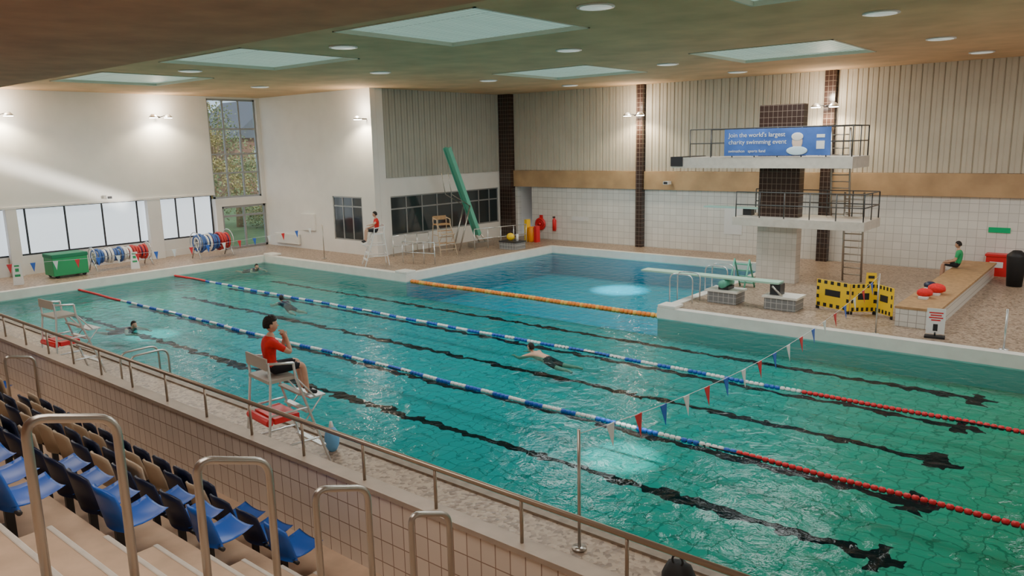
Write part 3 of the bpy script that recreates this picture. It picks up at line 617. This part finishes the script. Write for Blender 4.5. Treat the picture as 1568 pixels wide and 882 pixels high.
def person(name,J,M,shirt,shorts,skin=SKIN,hair=HAIR,shoe=BLACK,curly=.0,look=(0,1,0),grip=.5,bare=False):
    J={k:Vector(v) for k,v in J.items()}
    names=["pel","spi","che","nek","hed"]+[a+s for s in "LR" for a in("sho","elb","wri","pal","hip","kne","ank","toe")]
    R=dict(pel=(.16,.12),spi=(.135,.105),che=(.165,.115),nek=(.06,.06),hed=(.052,.052),sho=.068,elb=.045,wri=.03,pal=.036,hip=.095,kne=.062,ank=.04,toe=.036)
    ix={n:i for i,n in enumerate(names)}
    E=[("pel","spi"),("spi","che"),("che","nek"),("nek","hed")]
    for s in "LR":E+=[("che","sho"+s),("sho"+s,"elb"+s),("elb"+s,"wri"+s),("wri"+s,"pal"+s),("pel","hip"+s),("hip"+s,"kne"+s),("kne"+s,"ank"+s),("ank"+s,"toe"+s)]
    vs,fs=skin_mesh([J[n] for n in names],[(ix[a],ix[b]) for a,b in E],[R[n if n in R else n[:3]] for n in names],0)
    def mf(c):
        best=None
        for a,b in E:
            d,t=segd(c,J[a],J[b]);d-= .09 if a in("pel","spi","che") and b in ("spi","che") else .03
            if best is None or d<best[0]:best=(d,t,a,b)
        d,t,a,b=best;k=a[:3]
        if k in("pel",):return shorts if (b[:3]=="hip" or t<.25) else shirt
        if k=="spi":return shirt
        if k=="che":return shirt
        if k=="nek":return skin if t>.1 else shirt
        if k=="sho":return skin if (bare or t>.6) else shirt
        if k=="hip":return shorts if t<.85 else skin
        if k=="ank":return shoe
        return skin
    mb=MB(name);mb.M=M;mb.add(vs,fs,mf,True)
    for s in "LR":
        p=J["pal"+s];d=(p-J["wri"+s]).normalized();up=Vector((0,0,1)) if abs(d.z)<.8 else Vector((0,-1,0));sd=d.cross(up).normalized();n2=sd.cross(d).normalized()
        for i,(o,l) in enumerate(((-.03,.068),(-.01,.078),(.01,.072),(.03,.058))):
            b0=p+sd*o;b1=b0+d*(.025+l*.4);b2=b1+(d-n2*grip*1.2).normalized()*l*.35;b3=b2+(d-n2*grip*2.8).normalized()*l*.3
            mb.tube([b0,b1,b2,b3],[.010,.009,.0085,.007],skin,7)
        sg=-1 if s=="L" else 1
        b0=p-d*.02+sd*.03*sg;b1=b0+(d*.5+sd*sg).normalized()*.03;mb.tube([b0,b1,b1+(d+sd*.3*sg).normalized()*.03],[.013,.011,.009],skin,7)
    h=J["hed"];lk=Vector(look).normalized();c=h+Vector((0,0,.10))+lk*.015
    q=lk.to_track_quat('Y','Z').to_matrix().to_4x4();mb.M=M@Matrix.Translation(c)@q
    def hf(d,v):
        if d.z<-.1 and d.y<.3:v=Vector((v.x*(1+.2*d.z),v.y*(1+.25*d.z),v.z))
        if d.z<0:v.x*=1+.28*d.z
        return v
    mb.sph((0,0,0),(.076,.096,.118),skin,20,14,hf)
    mb.add([(-.012,.088,.015),(.012,.088,.015),(.018,.09,-.028),(-.018,.09,-.028),(0,.118,-.024)],[(0,1,4),(1,2,4),(2,3,4),(3,0,4)],skin,True)
    for x in(-.03,.03):
        mb.sph((x,.084,.012),(.014,.009,.009),WPL,8,6);mb.sph((x,.0915,.012),(.006,.004,.006),BLACK,8,6);mb.box((x-.016,.086,.03),(x+.016,.092,.036),hair)
    mb.sph((0,.083,-.055),(.025,.008,.009),LIPS,8,5)
    for x in(-1,1):mb.sph((x*.078,-.005,-.005),(.012,.022,.032),skin,8,7)
    def hr(d,v):
        k=1.1+curly*(.5+noise.noise(d*5))
        if d.y>.3 and d.z<.5:k=.8
        if d.z<-.45 or (d.z<.05 and d.y>-.15):k=.8
        return v*k
    mb.sph((0,-.008,.012),(.08,.1,.118),hair,26,18,hr)
    mb.M=Matrix();return mb.done()
def pose_sit(**k):
    J=dict(pel=(0,0,.12),spi=(0,-.01,.3),che=(0,.02,.47),nek=(0,.03,.61),hed=(0,.05,.69))
    for s,x in(("L",-1),("R",1)):
        J["sho"+s]=(x*.2,.02,.545);J["elb"+s]=(x*.25,.08,.28);J["wri"+s]=(x*.2,.3,.2);J["pal"+s]=(x*.18,.38,.2)
        J["hip"+s]=(x*.1,.05,.10);J["kne"+s]=(x*.14,.47,.12);J["ank"+s]=(x*.13,.52,-.33);J["toe"+s]=(x*.13,.68,-.38)
    J.update(k);return J
S=.91
def TM(loc,rot,s=S):return Matrix.Translation(loc)@Matrix.Rotation(rot,4,'Z')@Matrix.Scale(s,4)
SH=mat("dark_shorts",(.012,.013,.02),.8)
J=pose_sit(elbR=(.24,.27,.36),wriR=(.08,.26,.58),palR=(.03,.235,.64),elbL=(-.22,.28,.36),wriL=(-.06,.27,.54),palL=(-.02,.24,.60))
person("lifeguard",J,TM((ch1[0],ch1[1]-.05,DZ+1.46+.02),ch1r-.2,.96),REDCLOTH,SH,curly=.22,look=(.25,1,.02),grip=.8)
J=pose_sit(elbL=(-.35,.15,.42),wriL=(-.42,.35,.38),palL=(-.44,.42,.38))
person("lifeguard",J,TM((-24.4,20.7,DZ+1.34),2.6,.95),REDCLOTH,SH,look=(.3,1,0))
GC_=mat("green_cloth",(.03,.4,.15),.8)
person("poolside_attendant",pose_sit(ankL=(-.13,.5,-.42),toeL=(-.13,.64,-.50),ankR=(.13,.48,-.42),toeR=(.13,.62,-.50)),TM((-4.52,28.3,.815),1.571,.95),GC_,SH,look=(.1,1,-.1))
def pose_swim():
    J=dict(pel=(0,-.55,-.12),spi=(0,-.35,-.08),che=(0,-.15,-.04),nek=(0,.0,.0),hed=(0,.07,.03))
    for s,x in(("L",-1),("R",1)):
        J["sho"+s]=(x*.19,-.06,-.02);J["elb"+s]=(x*.38,.15,-.1);J["wri"+s]=(x*.3,.38,-.1);J["pal"+s]=(x*.26,.46,-.1)
        J["hip"+s]=(x*.09,-.62,-.14);J["kne"+s]=(x*.16,-1.0,-.22);J["ank"+s]=(x*.2,-1.4,-.2);J["toe"+s]=(x*.22,-1.55,-.22)
    return J
for loc,rot in (((-11.3,14.35,.03),1.5),((-22.7,9.75,-.02),-1.3),((-22.3,14.6,-.02),1.4),((-29.6,18.2,-.02),-1.6)):
    person("swimmer",pose_swim(),TM(loc,rot),SKIN if loc[0]>-12 else NAVY,SH,bare=True,shoe=SKIN,look=(0,1,.1),grip=.1)
bp=MB("head_stand_in_bag");bp.sph((0,0,.24),(.2,.15,.25),BLACK,14,10,lambda d,q:q*(1+.1*noise.noise(d*3)));bp.torus((0,-.05,.5),.06,.012,BLACK,'Y',12);bp.box((-.13,.1,.08),(.13,.19,.25),SH);bp.done(loc=(-3.4,6.75,DZ))  # bag shape standing in for a spectator's dark-haired head
# ------------------------------------------------------------ camera
yaw,pit,roll,f=math.radians(39.741),math.radians(10.665),math.radians(-1.221),1170.9
F=Vector((-math.sin(yaw),math.cos(yaw),0));R=Vector((math.cos(yaw),math.sin(yaw),0));Z=Vector((0,0,1))
fw=math.cos(pit)*F-math.sin(pit)*Z;up=math.sin(pit)*F+math.cos(pit)*Z
r=math.cos(roll)*R+math.sin(roll)*up;u=-math.sin(roll)*R+math.cos(roll)*up
cam=bpy.data.cameras.new("camera");cam.sensor_width=36;cam.lens=36*f/1568;cam.clip_start=.05;cam.clip_end=300
co=bpy.data.objects.new("camera",cam);C.objects.link(co)
co.matrix_world=Matrix(((r.x,u.x,-fw.x,0),(r.y,u.y,-fw.y,0),(r.z,u.z,-fw.z,H),(0,0,0,1)))
bpy.context.scene.camera=co
